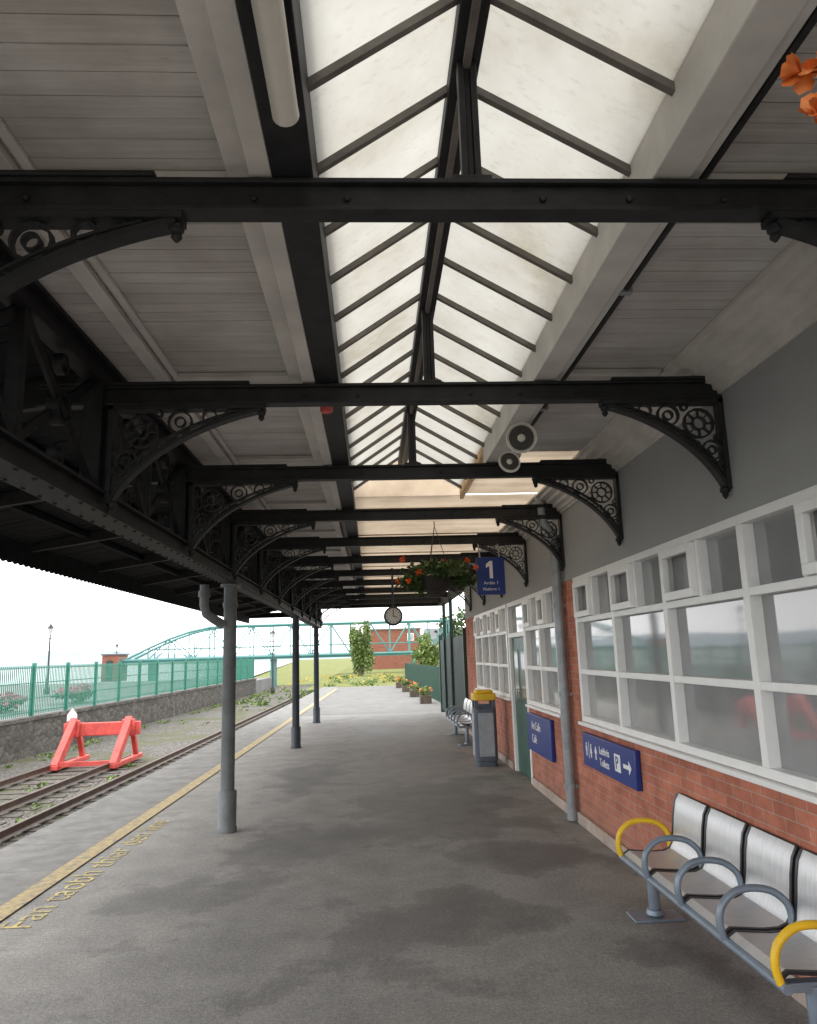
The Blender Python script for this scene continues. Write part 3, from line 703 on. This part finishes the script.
e=wall_sign(5.50,6.86,.585,.865,"blue wall sign with white toilet symbols and arrow on brick")
xs_=XW-.046
for yy,sk in ((6.735,False),(6.60,True)):
    b=B(); picto(b,yy,.675,.115,xs_,sk); b.obj("person_symbol",'signwhite',e,smooth=False)
B().box(xs_-.003,xs_,6.664,6.670,.66,.80).obj("divider",'signwhite',e,smooth=False)
B().prism([(6.45,.675),(6.475,.675),(6.475,.73),(6.50,.73),(6.4625,.785),(6.425,.73),(6.45,.73)],'X',xs_-.003,xs_).obj("up_arrow",'signwhite',e,smooth=False)
B().prism([(5.58,.725),(5.64,.775),(5.64,.74),(5.76,.74),(5.76,.71),(5.64,.71),(5.64,.675)],'X',xs_-.003,xs_).obj("arrow",'signwhite',e,smooth=False)
B().box(xs_-.003,xs_,5.83,5.965,.66,.79).obj("parking_square",'signwhite',e,smooth=False)
text("P",.135,(xs_-.004,5.94,.722),RX,'blue',e)
text("Leithris",.088,(xs_-.002,6.36,.765),RX,'signwhite',e); text("Toilets",.088,(xs_-.002,6.36,.67),RX,'signwhite',e)
e=wall_sign(8.1,9.3,.43,.86,"blue wall sign with two white text lines on brick")
text("An Caife",.135,(xs_-.002,9.05,.73),RX,'signwhite',e); text("Café",.135,(xs_-.002,9.05,.58),RX,'signwhite',e)
e=empty("platform_sign",(1.45,8.85,2.25),"blue hanging platform sign with large white number 1","sign")
B().box(1.27,1.61,8.83,8.88,2.27,2.72).obj("panel",'blue',e,bevel=.006)
B().tube([(1.32,8.855,2.72),(1.32,8.97,2.92)],.01,6).tube([(1.56,8.855,2.72),(1.56,8.97,2.92)],.01,6).obj("hanger",'galv',e)
B().prism([(1.425,2.465),(1.425,2.615),(1.385,2.59),(1.385,2.635),(1.43,2.675),(1.465,2.675),(1.465,2.465)],'Y',8.826,8.8295).obj("number",'signwhite',e,smooth=False)
text("Ardán 1",.055,(1.44,8.828,2.41),(math.radians(90),0,0),'signwhite',e,align='CENTER'); text("Platform 1",.048,(1.44,8.828,2.335),(math.radians(90),0,0),'signwhite',e,align='CENTER')
cx,cy,cz=.38,13.3,2.27
e=empty("station_clock",(cx,cy,cz),"round double sided station clock hanging from a beam","clock")
B().lathe([(.15,-.07),(.17,-.06),(.17,.06),(.15,.07)],(cx,cy,cz),(0,1,0),24).obj("case",'navy',e)
B().lathe([(.135,0),(.135,.006)],(cx,cy-.071,cz),(0,-1,0),24).obj("face",'clockface',e)
B().lathe([(.135,0),(.135,.006)],(cx,cy+.071,cz),(0,1,0),24).obj("face",'clockface',e)
b=B().box(cx-.007,cx+.007,cy-.085,cy-.08,cz-.01,cz+.11).ribbon([(cx,cz),(cx+.07,cz-.03)],.014,'Y',cy-.085,cy-.08)
for k in range(12):
    t=k*math.pi/6; b.ribbon([(cx+.10*math.cos(t),cz+.10*math.sin(t)),(cx+.125*math.cos(t),cz+.125*math.sin(t))],.01,'Y',cy-.082,cy-.078)
b.obj("dial_marks",'lamp',e)["kind"]="stuff"
B().tube([(cx,cy,cz+.16),(cx,cy,3.13)],.02,8).obj("hanger",'navy',e)

def bench(y0,pitch,n,xf,lab,endmat='yellow'):
    yl=y0+pitch*n; e=empty("bench",(xf+.15,(y0+yl)/2,0),lab,"bench","metal platform benches")
    B().tube([(xf,y0-.03,.33),(xf,yl+.03,.33)],.02,10).tube([(xf+.30,y0-.03,.33),(xf+.30,yl+.03,.33)],.02,10).obj("frame",'tube',e)
    for i in range(n):
        a=y0+pitch*i+.012; c=a+pitch-.024
        pts=[(xf+.0,.352),(xf+.03,.372),(xf+.10,.366),(xf+.18,.360),(xf+.25,.362),(xf+.29,.378),(xf+.31,.41),(xf+.325,.50),(xf+.335,.58),(xf+.35,.65),(xf+.375,.695)]
        B().ribbon(pts,.008,'Y',a+.018,c-.018).obj("seat",'steel',e)
        b=B(); b.ribbon(pts,.014,'Y',a,a+.018); b.ribbon(pts,.014,'Y',c-.018,c); b.ribbon([pts[-1],(pts[-1][0]+.01,pts[-1][1]-.015)],.016,'Y',a+.018,c-.018); b.obj("seat_edge",'steeledge',e)
    for i in range(n+1):
        y=y0+pitch*i
        pts=[(xf-.01,y,.34),(xf-.025,y,.40),(xf-.01,y,.47),(xf+.05,y,.525),(xf+.13,y,.54),(xf+.22,y,.525),(xf+.28,y,.48),(xf+.30,y,.43),(xf+.30,y,.37)]
        sm=[]
        for k in range(len(pts)-1):
            p0=Vector(pts[max(0,k-1)]);p1=Vector(pts[k]);p2=Vector(pts[k+1]);p3=Vector(pts[min(len(pts)-1,k+2)])
            for t in (0,.33,.66): sm.append(.5*((2*p1)+(p2-p0)*t+(2*p0-5*p1+4*p2-p3)*t*t+(3*p1-p0-3*p2+p3)*t**3))
        sm.append(Vector(pts[-1]))
        B().tube(sm,.0165,12).obj("armrest",endmat if i in (0,n) else 'tube',e)
    for y in (y0+.06,yl-.06):
        b=B().tube([(xf+.15,y,.02),(xf+.15,y,.31)],.035,12).box(xf+.02,xf+.33,y-.025,y+.025,.29,.325).lathe([(.055,.02),(.045,.05)],(xf+.15,y,0),seg=12)
        b.prism([(xf+.0,y-.09),(xf+.30,y-.09),(xf+.30,y+.09),(xf+.0,y+.09)],'Z',.001,.014)
        b.obj("leg",'tube',e,bevel=.004)
bench(3.0,.455,4,1.52,"steel four seat bench with yellow end hoops beside brick wall")
bench(13.4,.48,4,1.48,"distant steel bench with hoop armrests beside building wall",'tube')

bx_,by_=1.60,11.05
e=empty("litter_bin",(bx_,by_,0),"grey litter bin with yellow hood near green door","litter bin")
def rsq(w,r,n=5):
    o=[]
    for cx_,cy_,a0 in ((w-r,w-r,0),(-w+r,w-r,90),(-w+r,-w+r,180),(w-r,-w+r,270)):
        for i in range(n): a=math.radians(a0+90*i/(n-1)); o.append((cx_+r*math.cos(a),cy_+r*math.sin(a)))
    return o
P_=lambda w,r:[(bx_+p[0],by_+p[1]) for p in rsq(w,r)]
B().prism(P_(.145,.05),'Z',0,.07).obj("base",'bin',e)
B().prism(P_(.16,.06),'Z',.07,.80).obj("body",'bin',e,bevel=.01)
B().box(bx_-.11,bx_+.11,by_-.168,by_-.158,.14,.74).obj("front_panel",'binlight',e,bevel=.004)
B().box(bx_-.168,bx_-.158,by_-.11,by_+.11,.14,.74).obj("side_panel",'binlight',e,bevel=.004)
b=B()
for sx,sy in ((-1,-1),(-1,1),(1,-1),(1,1)): b.box(bx_+sx*.125-.025,bx_+sx*.125+.025,by_+sy*.125-.025,by_+sy*.125+.025,.80,.93)
b.box(bx_-.1,bx_+.1,by_-.1,by_+.1,.80,.85)
b.obj("opening",'bin',e)
B().prism(P_(.168,.06),'Z',.91,1.01).prism(P_(.13,.05),'Z',1.01,1.055).obj("hood",'yellow',e,bevel=.015)
e=empty("gate",(XW,18,0),"dark green steel railing gate closing the side of platform","gate")
b=B(); y=YE+.1
while y<21.0: b.box(XW-.03,XW+.0,y,y+.045,.08,1.95); y+=.075
b.obj("railings",'dkgreen',e,smooth=False)["kind"]="stuff"
B().box(XW+.002,XW+.05,YE+.05,21.0,.25,.32).box(XW+.002,XW+.05,YE+.05,21.0,1.65,1.72).obj("rail",'dkgreen',e)
for y in (YE+.05,18.1,21.0): B().box(XW-.06,XW+.06,y,y+.1,0,2.1).obj("gate_post",'dkgreen',e,bevel=.01)
e=empty("picket_fence",(1.6,30,0),"green picket fence along the far platform end","fence")
b=B(); y=21.4
while y<40: b.box(2.35-(y-21)*.035,2.38-(y-21)*.035,y,y+.06,.0,1.15); y+=.16
b.obj("pickets",'fgreen',e,smooth=False)["kind"]="stuff"
B().prism([(2.39,21.4),(2.42,21.4),(1.77,40),(1.74,40)],'Z',.9,.95).obj("rail",'fgreen',e,smooth=False)
rnd=random.Random(31)
for i in range(4):
    y=25+i*4.0; x=1.85-(y-21)*.035
    e=empty("planter",(x,y,0),"brown planter box with orange flowers by the fence","planter","planters along the far platform")
    B().prism([(x-.18,y-.3),(x+.18,y-.3),(x+.18,y+.3),(x-.18,y+.3)],'Z',0,.26).obj("box",'bark',e,bevel=.01)
    B().leaves((x,y,.36),(.26,.36,.17),260,.045,rnd,8).obj("foliage",'leaf2',e,smooth=False)
    B().leaves((x,y,.42),(.26,.36,.15),70,.035,rnd,8).obj("flowers",'orange',e,smooth=False)["kind"]="stuff"

def basket(x,y,z,rad,hz,lab,top,nleaf=900,nfl=16,mat='redflower',size=.05,flowers=None,seed=4,ps=.05):
    r=random.Random(seed); e=empty("hanging_basket",(x,y,z),lab,"hanging basket","hanging flower baskets")
    B().lathe([(.03,-.20),(.12,-.17),(.17,-.08),(.19,0),(.17,.0)],(x,y,z),seg=16).obj("bowl",'basket',e)
    b=B()
    for k in range(3):
        a=k*2.09; b.tube([(x+.18*math.cos(a),y+.18*math.sin(a),z),(x,y,top-.06)],.004,5)
    b.tube([(x,y,top-.06),(x,y,top)],.006,5); b.obj("chains",'lamp',e)
    B().leaves((x,y,z+.02),(rad,rad*.8,hz),nleaf,size,r,18,.9).obj("foliage",'leaf',e,smooth=False)
    fl=B(); pts=flowers or [(x+r.uniform(-1,1)*rad*.85,y-r.uniform(.2,.8)*rad*.6,z+r.uniform(-.3,1)*hz) for _ in range(nfl)]
    for p in pts:
        for q in range(9):
            fl.petal(p,(r.gauss(0,1),r.gauss(0,1)-.4,r.gauss(0,1)),ps,r)
    fl.obj("blossoms",mat,e)["kind"]="stuff"
basket(.74,8.4,2.46,.52,.22,"hanging basket of trailing greenery with red blossoms",3.1,2000,10,'redflower',.038,seed=6,ps=.034)
basket(1.08,1.1,2.60,.2,.14,"hanging basket with large orange begonia blossoms near camera",3.13,250,0,'orange',.04,
       flowers=[(.795,1.13,2.615),(.82,1.10,2.605),(.805,1.12,2.52),(.95,1.1,2.56),(1.0,.98,2.6),(.98,1.1,2.72)],seed=5,ps=.036)

# ------------------------------------------------------------------ world, light, camera
w=bpy.data.worlds.new("World"); SC.world=w; w.use_nodes=True; nt=w.node_tree; bg=nt.nodes["Background"]
s=nt.nodes.new("ShaderNodeTexSky"); s.sky_type='NISHITA'; s.sun_disc=False; s.sun_elevation=math.radians(52); s.sun_rotation=math.radians(250); s.air_density=1.0; s.dust_density=1; s.ozone_density=1
h=nt.nodes.new("ShaderNodeMix"); h.data_type='RGBA'; h.inputs[0].default_value=.90; h.inputs[7].default_value=(22.0,22.0,22.2,1)
nt.links.new(s.outputs[0],h.inputs[6]); nt.links.new(h.outputs[2],bg.inputs[0]); bg.inputs[1].default_value=.15
ld=bpy.data.lights.new("sun","SUN"); ld.energy=1.5; ld.angle=math.radians(20); ld.color=(1,.97,.92); lo=bpy.data.objects.new("sun",ld); COL.objects.link(lo)
az=math.radians(250); el=math.radians(52); sd=Vector((math.sin(az)*math.cos(el),math.cos(az)*math.cos(el),math.sin(el)))
lo.rotation_euler=sd.to_track_quat('Z','Y').to_euler()
yaw=math.radians(3.05);p=math.radians(10.86);roll=math.radians(1.7)
fw=Vector((math.sin(yaw)*math.cos(p),math.cos(yaw)*math.cos(p),math.sin(p))); rt=Vector((math.cos(yaw),-math.sin(yaw),0)); up=rt.cross(fw)
r2=rt*math.cos(roll)-up*math.sin(roll); u2=up*math.cos(roll)+rt*math.sin(roll)
cd=bpy.data.cameras.new("camera"); cam=bpy.data.objects.new("camera",cd); COL.objects.link(cam); SC.camera=cam
mw=Matrix((( r2.x,u2.x,-fw.x,0),(r2.y,u2.y,-fw.y,0),(r2.z,u2.z,-fw.z,1.6),(0,0,0,1))); cam.matrix_world=mw
cd.sensor_fit='VERTICAL'; cd.sensor_height=36; cd.lens=740/1024*36; cd.clip_start=.05; cd.clip_end=3000
SC.view_settings.view_transform='Standard'; SC.view_settings.look='None'; SC.view_settings.exposure=0
